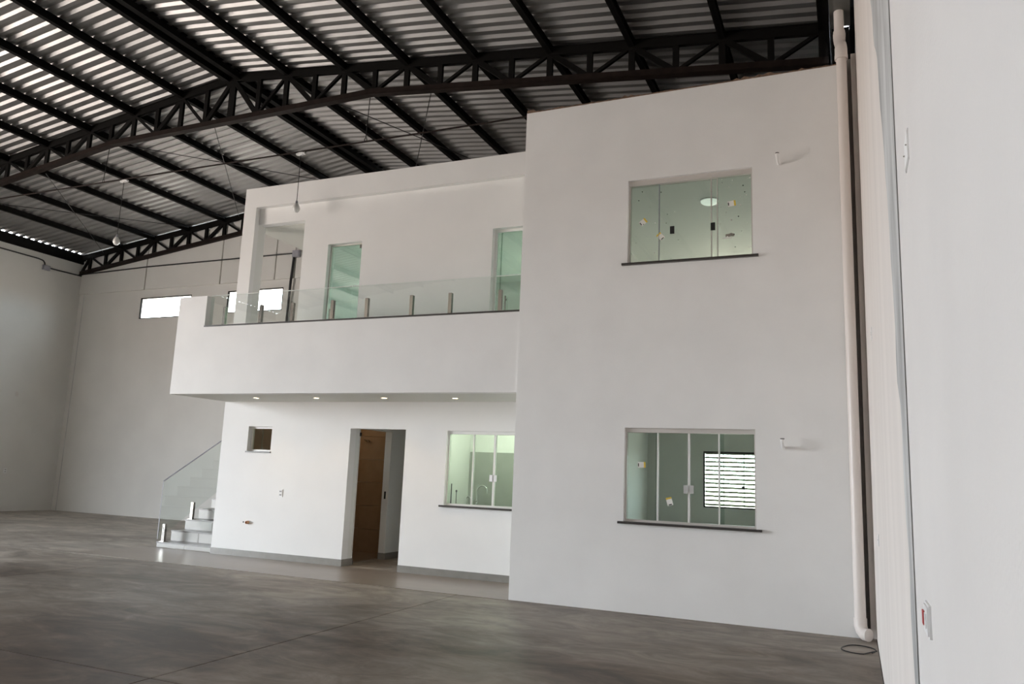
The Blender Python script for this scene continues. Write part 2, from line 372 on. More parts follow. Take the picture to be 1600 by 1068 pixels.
# diagonal tie rods of the roof bracing
rods = [((-6.524, 1.06, 7.44), (-10.346, 5.9, 7.60), 'tie rod slanting left from near truss peak to far truss'),
        ((-9.056, 1.08, 7.364), (-6.054, 5.9, 7.782), 'tie rod slanting right under the left roof slope toward the white upper storey'),
        ((-10.859, 1.12, 6.98), (-15.073, 5.9, 7.02), 'leftmost slack tie rod running down to the far corner of the hall'),
        ((-13.6, 1.15, 6.75), (-11.912, 5.9, 7.46), 'nearly level tie rod low on the far left roof slope'),
        ((-3.736, 1.02, 7.25), (-2.525, 5.9, 7.62), 'tie rod slanting right beneath the right roof slope toward the block'),
        ((-2.041, 1.0, 7.196), (-5.3, 5.9, 7.90), 'tie rod slanting left beneath the right roof slope')]
for a, b_, lab in rods:
    tag(B().tube([a, b_], .008, 6).build('tie_rod', 'dark'), lab, 'tie rod', 'roof bracing rods')

# gutter along the right eave
gt = E0('eave_gutter'); tag(gt, 'grey sheet metal gutter along the right eave above the drainpipe', 'gutter')
box('gutter_bottom', 'gutter', gt, 3.645, 3.86, YF, .42, 6.74, 6.75)
box('gutter_side', 'gutter', gt, 3.645, 3.652, YF, .42, 6.75, 6.95); box('gutter_side', 'gutter', gt, 3.853, 3.86, YF, .42, 6.75, 7.0); box('flashing', 'gutter', gt, 3.86, 3.899, YF, .045, 6.96, 7.0)
box('gutter_end', 'gutter', gt, 3.645, 3.86, .42, .428, 6.74, 6.95)
box('support_beam', 'black', gt, 3.66, 3.85, .44, YB-.1, 6.2, 6.74); box('support_beam', 'black', gt, 3.852, 4.05, .08, YB-.066, 6.76, 7.35)

# ================================================================== two-storey office inside the hall
T = .15
BXR = 3.76; D1 = 1.26; XW = -5.765; ZTOP = 6.05; FLZ = 2.95; SOF = 2.433
WX0, WX1 = 1.36, 2.789; LZ = (.955, 2.017); UZ = (3.925, 4.972)
# block front
bf = struct(B().grid([0, BXR], [0, ZTOP], [(WX0, WX1, *LZ), (WX0, WX1, *UZ)], 0, T).build('wall_block_front', 'stucco'))
struct(box('wall_block_left', 'stucco', None, 0, T, T, YB, 0, ZTOP))
struct(box('wall_block_right', 'stucco', None, BXR-T, BXR, T, YB, 0, ZTOP))
struct(box('floor_upper_block', 'reveal', None, T, BXR-T, T, YB, 2.5, FLZ))
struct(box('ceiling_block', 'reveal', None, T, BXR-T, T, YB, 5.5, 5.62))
# crumbly mortar on top of the block
bb = B(); N_ = 90
for i in range(N_+1):
    x = .005+(BXR-.01)*i/N_; h = .006+.012*random.random()+(.025*random.random() if random.random() < .15 else 0)
    if i < 3: h += .03
    bb.v += [(x, -.004-.01*random.random(), ZTOP-.004), (x, -.002, ZTOP+h), (x, T, ZTOP+h*.7), (x, T, ZTOP-.004)]
for i in range(N_):
    for j in range(4): bb.f.append((4*i+j, 4*i+(j+1) % 4, 4*i+4+(j+1) % 4, 4*i+4+j))
bb.build('mortar_edge', 'crumb', bf)

# lower recessed wall with door, kitchen window, little bathroom window
DX0, DX1, DZ = -3.25, -2.279, 2.03
KX0, KX1 = -1.59, -.16; SQ = (-5.221, -4.745, 1.642, 2.038)
struct(B().grid([XW, 0], [0, SOF], [(DX0, DX1, -1, DZ), (KX0, KX1, .955, 2.02), SQ], D1, D1+T).build('wall_porch', 'smooth'))
struct(box('wall_office_left', 'smooth', None, XW, XW+T, D1+T, YB, 0, SOF))
# upper slab, balcony front, pier
BY = .03
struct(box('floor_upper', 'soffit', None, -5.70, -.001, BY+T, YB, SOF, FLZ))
bl = struct(B().grid([-5.70, -.001], [SOF, 3.92], [(-5.152, 9, 3.44, 9)], BY, BY+T).build('wall_balcony', 'stucco'))
# upper wall, beam, corner column
UY = 1.36
struct(B().grid([-5.506, -.001], [FLZ, 6.10], [(-6, -4.53, 0, 5.485), (-4.02, -3.362, 0, 5.02), (-1.06, -.20, 0, 5.02)], UY, UY+T).build('wall_upper', 'smooth'))
struct(B().grid([XW, -.001], [FLZ, 6.12], [(-5.506, 9, 0, 5.77)], D1, UY-.0005).build('wall_upper_frame', 'smooth'))
struct(box('wall_corner_column', 'reveal', None, XW, -5.507, UY, UY+.17, FLZ, 6.12))
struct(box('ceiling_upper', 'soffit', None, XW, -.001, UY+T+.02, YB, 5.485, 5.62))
struct(box('trim_1', 'soffit', None, XW+.25, XW+.40, UY+T+.02, 4.6, 5.40, 5.485)) if False else None
struct(box('wall_upper_side', 'smooth', None, -4.53, -4.38, UY+T, YB, FLZ, 5.485))
# ground floor partitions: bathroom, corridor, kitchen
struct(B().grid([D1+T, 3.9], [0, SOF], [(1.55, 2.47, -1, 2.05)], -3.39, -3.27, 'x').build('wall_corridor_left', 'reveal'))
struct(box('wall_corridor_end', 'reveal', None, -3.39, -2.13, 3.9, 4.0, 0, SOF))
struct(box('wall_kitchen_left', 'reveal', None, -2.18, -2.06, D1+T, 3.9, 0, SOF))
kb = struct(box('wall_kitchen_back', 'reveal', None, -2.06, -.001, 2.98, 3.1, 0, SOF))
for i in range(5):
    for j in range(2): box('tile', 'tilegrey', kb, -2.058+.435*i+.002, -2.058+.435*(i+1)-.002 if i < 4 else -.10, 2.97, 2.98, .89*j+.002, .89*(j+1)-.002)
ba = struct(box('wall_bathroom_back', 'reveal', None, -5.6, -3.39, 3.22, 3.32, 0, SOF))
for i in range(5):
    for j in range(6):
        x0 = -5.6+.45*i; x1 = min(x0+.45, -3.4)
        yy = 3.20 if x1 < -4.0 else 3.12
        box('tile', 'tilebeige', ba, x0+.002, x1-.002, yy, 3.22, .4*j+.002, .4*(j+1)-.002)
bath_l = struct(box('wall_bathroom_left', 'tilebeige', None, XW+T, XW+T+.02, D1+T, 3.22, 0, SOF))
struct(box('floor_bathroom', 'porch', None, XW+T+.02, -3.39, D1+T, 3.12, .0005, .009))
# wooden lining of the bathroom doorway
dr = struct(E0('door_1')); 
B().box(-3.40, -3.26, 1.535, 1.55, 0.009, 2.05).build('door_jamb', 'reveal', dr)
B().box(-3.40, -3.26, 2.47, 2.485, 0.01, 2.05).build('door_jamb', 'wood', dr) if False else None
box('hinge', 'blackplastic', dr, -3.262, -3.245, 1.53, 1.56, 1.93, 1.985); box('hinge', 'blackplastic', dr, -3.262, -3.245, 1.53, 1.56, .01, .06)
box('strike_plate', 'blackplastic', dr, -3.345, -3.315, 2.464, 2.47, .96, 1.08)

# skirting
sk = struct(B().box(XW, DX0+.001, D1-.012, D1, .004, .10).box(DX0, DX0+.012, D1-.012, D1+.27, .004, .10).build('baseboard_porch_left', 'skirt'))
struct(box('baseboard_porch_right', 'skirt', None, DX1, -.001, D1-.012, D1, .004, .10))
struct(B().box(-3.39, -3.258, 2.458, 2.47, 0, .10).box(-3.27, -3.258, 2.47, 3.9, 0, .10).build('baseboard_corridor', 'skirt'))

# ------------------------------------------------------------------ windows
def sliding_window(name, x0, x1, z0, z1, y, gl, prof, mull, toprail, sill=True, overlap=0):
    w = struct(E0(name)); fy0, fy1 = y-.03, y+.03
    box('top_rail', prof, w, x0, x1, fy0-.01, fy1, z1-toprail, z1)
    box('bottom_rail', prof, w, x0, x1, fy0, fy1, z0+.02, z0+.045)
    box('side_profile', prof, w, x0, x0+.018, fy0, fy1, z0+.045, z1-toprail); box('side_profile', prof, w, x1-.018, x1, fy0, fy1, z0+.045, z1-toprail)
    if sill:
        s = B().box(x0-.06, x1+.06, y-.115 if False else -.04+ (y-.08), y+.06, z0-.005, z0+.02); s.build('sill', 'granite', w)
    return w
# block windows: glass 8 cm inside the face
def panes(w, xs, z0, z1, y, gl, dy=.012):
    for i, (a, b) in enumerate(xs):
        yy = y + (dy if i in (1, 2) else -dy)
        box('pane', gl, w, a, b, yy-.004, yy+.004, z0, z1)
w1 = sliding_window('window_1', WX0, WX1, *LZ, .08, 'glass', 'alu', None, .05)
panes(w1, [(WX0+.018, 1.735), (1.70, 2.075), (2.075, 2.45), (2.39, WX1-.018)], LZ[0]+.045, LZ[1]-.05, .08, 'glass')
for x, wd in ((1.728, .016), (2.075, .022), (2.40, .016)):
    box('mullion', 'aluw', w1, x-wd/2, x+wd/2, .06, .105, LZ[0]+.045, LZ[1]-.05)
la = B().box(2.02, 2.065, .045, .062, 1.31, 1.40).box(2.085, 2.13, .045, .062, 1.31, 1.40).build('latch', 'chrome', w1)
w2 = sliding_window('window_2', WX0, WX1, *UZ, .08, 'glassup', 'alu', None, .06)
panes(w2, [(WX0+.018, 1.725), (1.715, 2.33), (2.325, 2.40), (2.39, WX1-.018)], UZ[0]+.045, UZ[1]-.06, .08, 'glassup')
for x, wd, mt in ((1.719, .006, 'grey'), (2.325, .010, 'alu'), (2.395, .008, 'alu')):
    box('mullion', mt, w2, x-wd/2, x+wd/2, .06, .10, UZ[0]+.045, UZ[1]-.06)
for x in (1.878, 2.345): box('handle', 'blackplastic', w2, x-.025, x+.025, .05, .065, 4.285, 4.375)
def sticker(w, x, z, rot, y, sx=.045, sz=.032, mats=('sticker', 'yellow')):
    c, s_ = math.cos(rot), math.sin(rot)
    def q(a, b, yy): return (x+a*c-b*s_, yy, z+a*s_+b*c)
    o = B().hexa([q(-sx, -sz, y), q(sx*.55, -sz, y), q(sx*.55, -sz, y+.001), q(-sx, -sz, y+.001), q(-sx, sz, y), q(sx*.55, sz, y), q(sx*.55, sz, y+.001), q(-sx, sz, y+.001)]).build('sticker', mats[0], w)
    B().hexa([q(sx*.55, -sz, y), q(sx, -sz, y), q(sx, -sz, y+.001), q(sx*.55, -sz, y+.001), q(sx*.55, sz, y), q(sx, sz, y), q(sx, sz, y+.001), q(sx*.55, sz, y+.001)]).build('sticker_band', mats[1], o)
    B().hexa([q(-sx*.9, -sz*.55, y-.0006), q(-sx*.66, -sz*.55, y-.0006), q(-sx*.66, -sz*.55, y-.0001), q(-sx*.9, -sz*.55, y-.0001), q(-sx*.9, sz*.55, y-.0006), q(-sx*.66, sz*.55, y-.0006), q(-sx*.66, sz*.55, y-.0001), q(-sx*.9, sz*.55, y-.0001)]).build('sticker_print', 'blackplastic', o)
Yl = .08-.012-.006
sticker(w1, 1.545, 1.605, .03, Yl); sticker(w1, 1.86, 1.215, 1.85, Yl+.012)
sticker(w2, 1.53, 4.46, .65, Yl); sticker(w2, 1.74, 4.265, 2.3, Yl); sticker(w2, 2.555, 4.585, .12, Yl)
for i in range(4):   # paper residue
    box('sticker_residue', 'brownpaper', w2, 2.485+.022*i, 2.515+.022*i, Yl, Yl+.001, 4.19+.012*random.random(), 4.225+.012*random.random())
box('sticker_residue', 'sticker', w2, 2.455, 2.56, Yl+.0004, Yl+.0012, 4.175, 4.19)
for i in range(46):  # paint specks on the panes
    x = random.choice((random.uniform(WX0+.03, 1.95), random.uniform(2.42, WX1-.03), random.uniform(2.42, WX1-.03))); z = random.uniform(UZ[0]+.06, UZ[1]-.08); r = random.uniform(.003, .0085)
    o = B().lathe([(r*.6, 0), (r, .0008), (r*.5, .0016)], n=7).build('paint_speck', random.choice(('sticker', 'sticker', 'blackplastic')), w2)
    o.rotation_euler = (H, 0, 0); o.location = (x, Yl+.001, z)
# kitchen window
w3 = sliding_window('window_3', KX0, KX1, .955, 2.02, D1+.08, 'glassk', 'aluw', None, .045)
panes(w3, [(KX0+.018, -1.18), (-1.20, -.86), (-.86, -.53), (-.56, KX1-.018)], 1.0, 1.975, D1+.08, 'glassk')
for x, wd in ((-1.19, .018), (-.86, .028), (-.545, .018)): box('mullion', 'aluw', w3, x-wd/2, x+wd/2, D1+.06, D1+.105, 1.0, 1.975)
B().box(-.915, -.872, D1+.042, D1+.062, 1.33, 1.42).box(-.848, -.805, D1+.042, D1+.062, 1.33, 1.42).build('latch', 'chrome', w3)
# little bathroom window
w4 = struct(E0('window_4'))
B().grid([SQ[0], SQ[1]], [SQ[2], SQ[3]], [(SQ[0]+.025, SQ[1]-.025, SQ[2]+.03, SQ[3]-.03)], D1+.07, D1+.11).build('window_frame', 'aluw', w4)
B().box(SQ[0]-.02, SQ[1]+.01, D1-.015, D1+.07, SQ[2]-.02, SQ[2]).build('sill', 'granite', w4)
box('pane', 'glass', w4, SQ[0]+.025, SQ[0]+.23, D1+.095, D1+.10, SQ[2]+.03, SQ[3]-.03)
box('pane', 'glass', w4, SQ[0]+.21, SQ[1]-.025, D1+.083, D1+.088, SQ[2]+.03, SQ[3]-.03)
box('handle', 'blackplastic', w4, SQ[1]-.045, SQ[1]-.025, D1+.06, D1+.075, SQ[2]+.03, SQ[2]+.07)
# strip windows in the hall back wall
for i, (a, b_, c, d) in enumerate(BW):
    w = struct(E0('window_%d' % (5+i)))
    B().grid([a, b_], [c, d], [(a+.03, b_-.03, c+.025, d-.025)], YB+.005, YB+.05).build('window_frame', 'black', w)
    xs = [a+.03, (a+b_)/2, b_-.03]
    for p in range(2): box('pane', 'railglass', w, xs[p], xs[p+1], YB+.02+.012*p, YB+.026+.012*p, c+.025, d-.025)
# rear room windows with shutter bars
for i, (z0, z1) in enumerate(((.98, 2.0),)):
    w = struct(E0('window_%d' % (7+i)))
    B().grid([1.2, 2.64], [z0, z1], [(1.225, 2.615, z0+.025, z1-.03)], YB+.0, YB+.04).build('window_frame', 'black' if i == 0 else 'alu', w)
    nsl = 13
    for k in range(nsl):
        z = z0+.055+(z1-z0-.09)*k/(nsl-1); box('shutter_bar', 'slat', w, 1.225, 2.615, YB+.05, YB+.062, z-.019, z+.019)
    for x in (1.56, 1.92, 2.28): box('shutter_rod', 'slat', w, x-.006, x+.006, YB+.045, YB+.065, z0+.03, z1-.03)
    box('pane', 'glass', w, 1.225, 1.94, YB+.014, YB+.02, z0+.025, z1-.03); box('pane', 'glass', w, 1.90, 2.615, YB+.026, YB+.032, z0+.025, z1-.03)
    if i == 0: B().lathe([(.03, 0), (.036, .01), (.03, .02)], n=12).build('lock', 'blackplastic', w).location = (1.90, YB-.01, 1.36); 
for o in bpy.data.objects:
    if o.name == 'lock': o.rotation_euler = (H, 0, 0); o.location = (1.91, YB+.012, 1.36)

w = struct(E0('window_8'))  # unseen rear window, added to brighten the upper block room
B().grid([1.2, 2.64], [3.93, 4.97], [(1.23, 1.91, 3.96, 4.94), (1.93, 2.61, 3.96, 4.94)], YB+.05, YB+.09).build('window_frame', 'aluw', w)
for a in (1.23, 1.93): box('pane', 'tinted', w, a, a+.68, YB+.066, YB+.072, 3.96, 4.94)
w = struct(E0('window_9'))  # unseen rear window, added to bring light behind the glass doors
B().grid([-1.75, -.25], [3.93, 4.97], [(-1.72, -1.01, 3.96, 4.94), (-.99, -.28, 3.96, 4.94)], YB+.05, YB+.09).build('window_frame', 'aluw', w)
for a in (-1.72, -.99): box('pane', 'glass', w, a, a+.71, YB+.066, YB+.072, 3.96, 4.94)

# upper floor glass doors
d2 = struct(E0('door_2'))
B().box(-4.02, -4.0, UY+.08, UY+.12, FLZ, 5.02).box(-4.02, -3.362, UY+.08, UY+.12, 5.0, 5.02).build('door_frame', 'alu', d2)
box('pane', 'doorglass', d2, -4.0, -3.365, UY+.096, UY+.104, FLZ+.01, 5.0)
box('hinge', 'steel', d2, -3.46, -3.365, UY+.085, UY+.115, 4.94, 5.0)
B().tube([(-3.94, UY+.06, 3.55), (-3.94, UY+.06, 3.95)], .012, 8).box(-3.95, -3.93, UY+.06, UY+.096, 3.59, 3.61).box(-3.95, -3.93, UY+.06, UY+.096, 3.89, 3.91).build('pull_handle', 'steel', d2)
d3 = struct(E0('door_3'))
B().box(-1.06, -1.02, UY+.09, UY+.13, FLZ, 5.02).box(-1.02, -.20, UY+.09, UY+.13, 4.98, 5.02).build('door_frame', 'aluw', d3)
box('fixed_pane', 'doorglass', d3, -1.02, -.95, UY+.118, UY+.126, FLZ+.01, 4.98)
box('pane', 'doorglass', d3, -.96, -.205, UY+.10, UY+.108, FLZ+.01, 4.98)
B().tube([(-.84, UY+.06, 3.62), (-.84, UY+.06, 4.0)], .012, 8).box(-.85, -.83, UY+.06, UY+.10, 3.66, 3.68).box(-.85, -.83, UY+.06, UY+.10, 3.94, 3.96).build('pull_handle', 'steel', d3)
box('lock', 'steel', d3, -.95, -.87, UY+.08, UY+.12, 3.66, 3.76)

# ------------------------------------------------------------------ balcony railing
ra = E0('balcony_railing'); tag(ra, 'frameless glass railing with short stainless posts on the white balcony', 'railing')
GY = .10
box('coping', 'granite', ra, -5.152, -.002, BY-.012, BY+T+.01, 3.44, 3.462)
xs = [-5.135, -3.855, -2.58, -1.305, -.015]
for a, b_ in zip(xs, xs[1:]):
    p = box('pane', 'railglass', ra, a+.004, b_-.004, GY-.005, GY+.005, 3.49, 3.926)
    box('polished_edge', 'glassedge', p, a+.004, b_-.004, GY-.005, GY+.005, 3.926, 3.936)  # edge highlight put into the strip's pale colour
for x in (-4.84, -4.15, -3.58, -2.885, -2.315, -1.608, -1.025, -.31):
    po = B().box(x-.023, x+.023, GY-.026, GY-.006, 3.468, 3.745).box(x-.023, x+.023, GY+.006, GY+.024, 3.468, 3.745).box(x-.02, x+.02, GY-.02, GY+.02, 3.468, 3.49).build('post', 'steel', ra)
    box('base_plate', 'steel', po, x-.04, x+.04, GY-.045, GY+.045, 3.462, 3.468)

# ------------------------------------------------------------------ staircase
st = E0('staircase'); tag(st, 'grey porcelain staircase with dark nosings rising beside the white office wall', 'staircase')
SX0, SX1 = -7.08, XW-.005
tops = [.09 + .174*k for k in range(10)]
for k, zt in enumerate(tops):
    y0 = 1.40+.29*k; y1 = 1.40+.29*(k+1) if k < 9 else 5.1; zb = 0 if k == 0 else tops[k-1]
    s_ = box('step', 'step', st, SX0+.01, SX1, y0, y1, 0.0, zt-.022)
    for (a, b_) in ((SX0, SX0+.62), (SX0+.624, SX1)): box('riser_tile', 'step', s_, a+.002, b_-.002, y0-.010, y0, zb+.004, zt-.022)
    box('tread', 'stepdark', s_, SX0, SX1, y0-.022, y1, zt-.022, zt)
sr = E0('stair_railing'); tag(sr, 'sloping glass stair railing with chrome posts at the stair foot', 'railing')
gx_ = SX0+.07; sl = .174/.29
ya, yb = 1.33, 4.2
def zs_(y): return .12+sl*(y-1.40)
B().hexa([(gx_-.005, ya, .14), (gx_+.005, ya, .14), (gx_+.005, yb, zs_(yb)+.09), (gx_-.005, yb, zs_(yb)+.09), (gx_-.005, ya, 1.09), (gx_+.005, ya, 1.09), (gx_+.005, yb, 1.09+sl*(yb-ya)), (gx_-.005, yb, 1.09+sl*(yb-ya))]).build('pane', 'railglass', sr)
B().bar((gx_, ya, 1.095), (gx_, yb, 1.095+sl*(yb-ya)), .02, .014).build('top_edge', 'grey', sr)
B().bar((gx_, ya-.003, .14), (gx_, ya-.003, 1.095), .012, .006, (0, 1, 0)).build('front_edge', 'grey', sr)
for k in (0, 2, 5, 8):
    y = 1.46+.29*k; z = tops[k]
    po = B().box(gx_-.026, gx_-.006, y-.025, y+.025, z, z+.29).box(gx_+.006, gx_+.026, y-.025, y+.025, z, z+.29).build('post', 'steel', sr)
    box('base_plate', 'steel', po, gx_-.05, gx_+.05, y-.05, y+.05, z, z+.008)

# ------------------------------------------------------------------ downlights in the balcony soffit
for i, (x, y, lab) in enumerate(((-4.55, .61, 'leftmost recessed downlight in the balcony soffit'), (-3.45, .63, 'second recessed downlight from the left in the balcony soffit'),
                                 (-2.30, .65, 'third recessed downlight from the left in the balcony soffit'), (-1.21, .72, 'rightmost recessed downlight in the balcony soffit, nearest the block'))):
    d = empty('downlight', (x, y, SOF)); tag(d, lab, 'downlight', 'balcony downlights')
    B().lathe([(.05, 0), (.055, -.004), (.042, -.006), (.04, 0)], n=20).build('ring', 'white', d)
    B().lathe([(.036, -.001), (.036, -.0045)], n=16).build('lens', 'spot', d)
    l = bpy.data.lights.new('downlight_beam', 'SPOT'); l.energy = 9; l.color = (1, .74, .45); l.spot_size = math.radians(110); l.spot_blend = .8; l.shadow_soft_size = .03
    lo = bpy.data.objects.new('downlight_beam', l); COL.objects.link(lo); lo.parent = d; lo.location = (0, 0, -.02)

# ------------------------------------------------------------------ conduit pipe and pendants
PY, PZ = 1.0, 6.53
tag(B().tube([(-15.9, PY, PZ), (-.30, PY, PZ)], .014, 8).build('lighting_conduit', 'rust'), 'thin brown conduit hung level under the near truss', 'conduit')
def pendant(x, zc, lab):
    p = empty('pendant_lamp', (x, PY, PZ)); tag(p, lab, 'pendant lamp', 'bulbs hanging from the conduit')
    L_ = PZ-zc
    B().box(-.045, .045, -.02, .02, -.06, -.015).build('mounting_clip', 'white', p)
    B().lathe([(.02, -.02), (.034, 0), (.02, .02)], (-.06, 0, -.038), 12).lathe([(.02, -.02), (.034, 0), (.02, .02)], (.075, 0, -.038), 12).build('cable_socket', 'white', p)
    B().tube([(0, 0, -.06), (0, 0, -L_+.14)], .005, 6).build('cord', 'dark', p)
    B().lathe([(.018, -L_+.088), (.024, -L_+.09), (.018, -L_+.13), (.008, -L_+.14)], n=14).build('lamp_holder', 'grey', p)
    B().lathe([(.012, -L_-.062), (.038, -L_-.05), (.06, -L_-.012), (.06, -L_+.02), (.046, -L_+.055), (.024, -L_+.09)], n=18).build('bulb', 'bulb', p, True)
pendant(-8.47, 5.33, 'white bulb hanging in the open hall left of the office')
pendant(-4.44, 5.55, 'white bulb hanging in front of the upper storey column')
for x, lab in ((-9.02, 'black hanger wire left of the far pendant bulb'), (-3.185, 'black hanger wire above the glass door of the upper storey')):
    h = empty('hanger_wire', (x, 1.0, PZ)); tag(h, lab, 'hanger wire', 'wires holding the conduit')
    B().tube([(0, 0, .06), (0, .04, .88 if x > -6 else .70)], .007, 6).build('wire', 'dark', h)
    B().tube([(math.sin(t)*.022, 0, .03-math.cos(t)*.035) for t in [i*math.pi/6 for i in range(13)]], .006, 6).build('hook', 'dark', h)

# ------------------------------------------------------------------ hall wall conduits and boxes
c1 = E0('wall_conduit'); tag(c1, 'black conduit on the left hall wall with a bend above a grey box', 'conduit')
B().tube([(XL+.025, YF+4, 6.60), (XL+.025, 4.80, 6.62), (XL+.025, 4.92, 6.60), (XL+.025, 4.97, 6.55), (XL+.025, 4.98, 6.49)], .018, 8).build('pipe', 'dark', c1)
B().tube([(XL+.025, 5.13, 6.44), (XL+.025, 6.09, 6.46)], .018, 8).build('pipe', 'dark', c1)
jb = E0('junction_box'); tag(jb, 'grey junction box on the left hall wall beneath the conduit bend', 'junction box')
box('body', 'grey', jb, XL, XL+.055, 4.93, 5.13, 6.36, 6.49); box('cover', 'grey', jb, XL+.055, XL+.065, 4.94, 5.12, 6.37, 6.48)
tag(B().tube([(XL+.05, YB-.066, 6.50), (-13.5, YB-.066, 6.55), (-8.66, YB-.066, 6.55)], .018, 8).build('wall_conduit', 'dark'), 'long black conduit along the far gable wall beneath the truss', 'conduit')
jb = E0('junction_box'); tag(jb, 'grey junction box on the far gable wall seen through the balcony opening', 'junction box')
box('body', 'grey', jb, -8.66, -8.46, YB-.115, YB-.046, 6.44, 6.61); box('cover', 'grey', jb, -8.65, -8.47, YB-.125, YB-.115, 6.45, 6.60)
tag(B().tube([(-8.62, YB-.085, 6.44), (-8.66, YB-.085, 5.8), (-8.72, YB-.04, 4.6), (-8.74, YB-.04, .3)], .03, 8).build('flexible_cable', 'dark'), 'thick black cable dropping from the grey box past the strip window', 'cable')

def plate(name, lab, loc, rotz, w, h, detail, grp=None, mat='white'):
    p = empty(name, loc); p.rotation_euler = (0, 0, rotz); tag(p, lab, 'socket' if 'socket' in name else 'wall plate', grp)
    # local: x along the wall, -y out of the wall
    if detail == 'blank': B().box(-w/2, w/2, -.003, 0, -h/2, h/2).box(-w/2+.004, w/2-.004, -.0045, -.003, -h/2+.004, h/2-.004).build('cover_plate', mat, p)
    else: B().box(-w/2, w/2, -.006, 0, -h/2, h/2).box(-w/2+.006, w/2-.006, -.010, -.006, -h/2+.006, h/2-.006).build('cover_plate', mat, p)
    if detail == 'socket':
        for dz in (-.026, .026):
            box('outlet', 'white', p, -.02, .02, -.013, -.010, dz-.018, dz+.018)
            B().box(-.016, -.004, -.0136, -.013, dz-.010, dz+.010).box(.004, .016, -.0136, -.013, dz-.010, dz+.010).build('slot', 'blackplastic', p)
    if detail == 'red':
        box('switch_rocker', 'red', p, -.055, -.015, -.014, -.010, -.018, .018); box('outlet', 'white', p, .0, .04, -.013, -.010, -.018, .018)
    if detail == 'blank':
        for dx in (-w*.36, w*.36): B().lathe([(.004, 0), (.004, .002)], n=8).build('screw', 'steel', p).location = (dx, -.005, 0)
    return p
plate('wall_socket', 'white double socket on the porch wall left of the doorway', (-4.461, D1, 1.01), 0, .075, .12, 'socket')
plate('wall_socket', 'small white socket low on the far left hall wall', (XL, 4.72, 1.02), H, .075, .12, 'socket')
plate('blank_plate', 'grey blank plate higher up on the far left hall wall', (XL, 4.74, 2.98), H, .09, .12, 'blank', mat='alu')
plate('wall_socket', 'horizontal white socket plate with red switch on the near right wall', (XR, -6.30, 1.115), -H, .13, .082, 'red')
plate('blank_plate', 'white blank plate high on the near right wall beyond the joint', (XR, -6.30, 2.42), -H, .12, .09, 'blank', mat='stucco')
plate('blank_plate', 'white blank plate low on the right wall near the drainpipe', (XR, -1.80, 1.05), -H, .12, .09, 'blank', mat='stucco')
plate('blank_plate', 'white blank plate at mid height on the right wall near the drainpipe', (XR, -2.02, 2.65), -H, .12, .09, 'blank', mat='stucco')

# capped pipe stub on the porch wall
ps = empty('pipe_stub', (-5.05, D1, .53)); tag(ps, 'orange brown pipe end sticking out low on the porch wall', 'pipe stub')
o = B().lathe([(.022, 0), (.024, .005), (.024, .05), (.018, .05), (.017, .03)], n=16).build('pipe_end', 'orange', ps); o.rotation_euler = (H, 0, 0)
o = B().lathe([(.032, 0), (.034, .006), (.026, .008)], n=16).build('collar', 'sticker', ps); o.rotation_euler = (H, 0, 0)
o = B().lathe([(.012, 0), (.012, .004)], n=10).build('screw_plug', 'blackplastic', ps); o.rotation_euler = (H, 0, 0); o.location = (-.10, 0, 0)

# white elbows on the block front (air-conditioning stubs)
for z, lab in ((1.83, 'white pipe elbow beside the lower block window'), (4.97, 'white pipe elbow beside the upper block window')):
    e = empty('pipe_elbow', (3.075, 0, z)); tag(e, lab, 'pipe elbow', 'drain elbows on the block front')
    B().tube([(0, .0, 0), (0, -.05, 0), (-.004, -.085, .008), (-.006, -.10, .03), (-.006, -.10, .085)], .017, 10).build('pipe', 'pvcw', e, True)
    B().lathe([(.018, .05), (.021, .055), (.021, .088), (.016, .088), (.015, .07)], (-.006, -.10, 0), 12).build('collar', 'pvcw', e, True)
    B().lathe([(.0205, .080), (.0215, .084), (.0205, .092)], (-.006, -.10, 0), 12).build('opening', 'blackplastic', e)  # dark band standing in for the shade inside the pipe mouth

# rain drainpipe
dp = E0('drainpipe'); tag(dp, 'white plastic rain drainpipe in the corner beside the right wall', 'drainpipe')
PX = 3.752; PYY = -.06
B().tube([(PX-.012, .10, 6.74), (PX-.012, .10, 6.45)], .053, 16).build('outlet_pipe', 'pvc', dp, True)
B().tube([(PX-.012, .10, 6.50), (PX-.012, .10, 6.40), (PX-.01, .075, 6.34), (PX, -.02, 6.26), (PX, PYY, 6.20), (PX, PYY, 6.08)], [.062, .064, .06, .06, .065, .066], 16).build('offset_elbow', 'pvc', dp, True)
B().tube([(PX, PYY, 6.14), (PX+.002, PYY, 3), (PX+.004, PYY, .12)], .053, 16).build('pipe', 'pvc', dp, True)
B().tube([(PX, PYY, 6.12), (PX, PYY, 6.07)], .068, 16).tube([(PX-.012, .10, 6.47), (PX-.012, .10, 6.42)], .066, 16).build('sleeve', 'pvc', dp, True)
B().tube([(PX+.004, PYY, .20), (PX+.004, PYY, .13), (PX+.015, PYY-.02, .085), (PX+.04, PYY-.06, .06), (PX+.075, PYY-.09, .06)], [.06, .06, .059, .059, .061], 16).build('foot_elbow', 'pvc', dp, True)
# loose wire on the floor by the drainpipe foot
tag(B().tube([(3.73+.14*math.cos(t)*(1+.12*math.sin(2*t)), -.62+.2*math.sin(t), .006) for t in [-.5+i*.24 for i in range(24)]]+[(3.88, -.60, .006)], .005, 6).build('loose_wire', 'dark'), 'thin dark loop of wire on the floor by the drainpipe foot', 'wire')

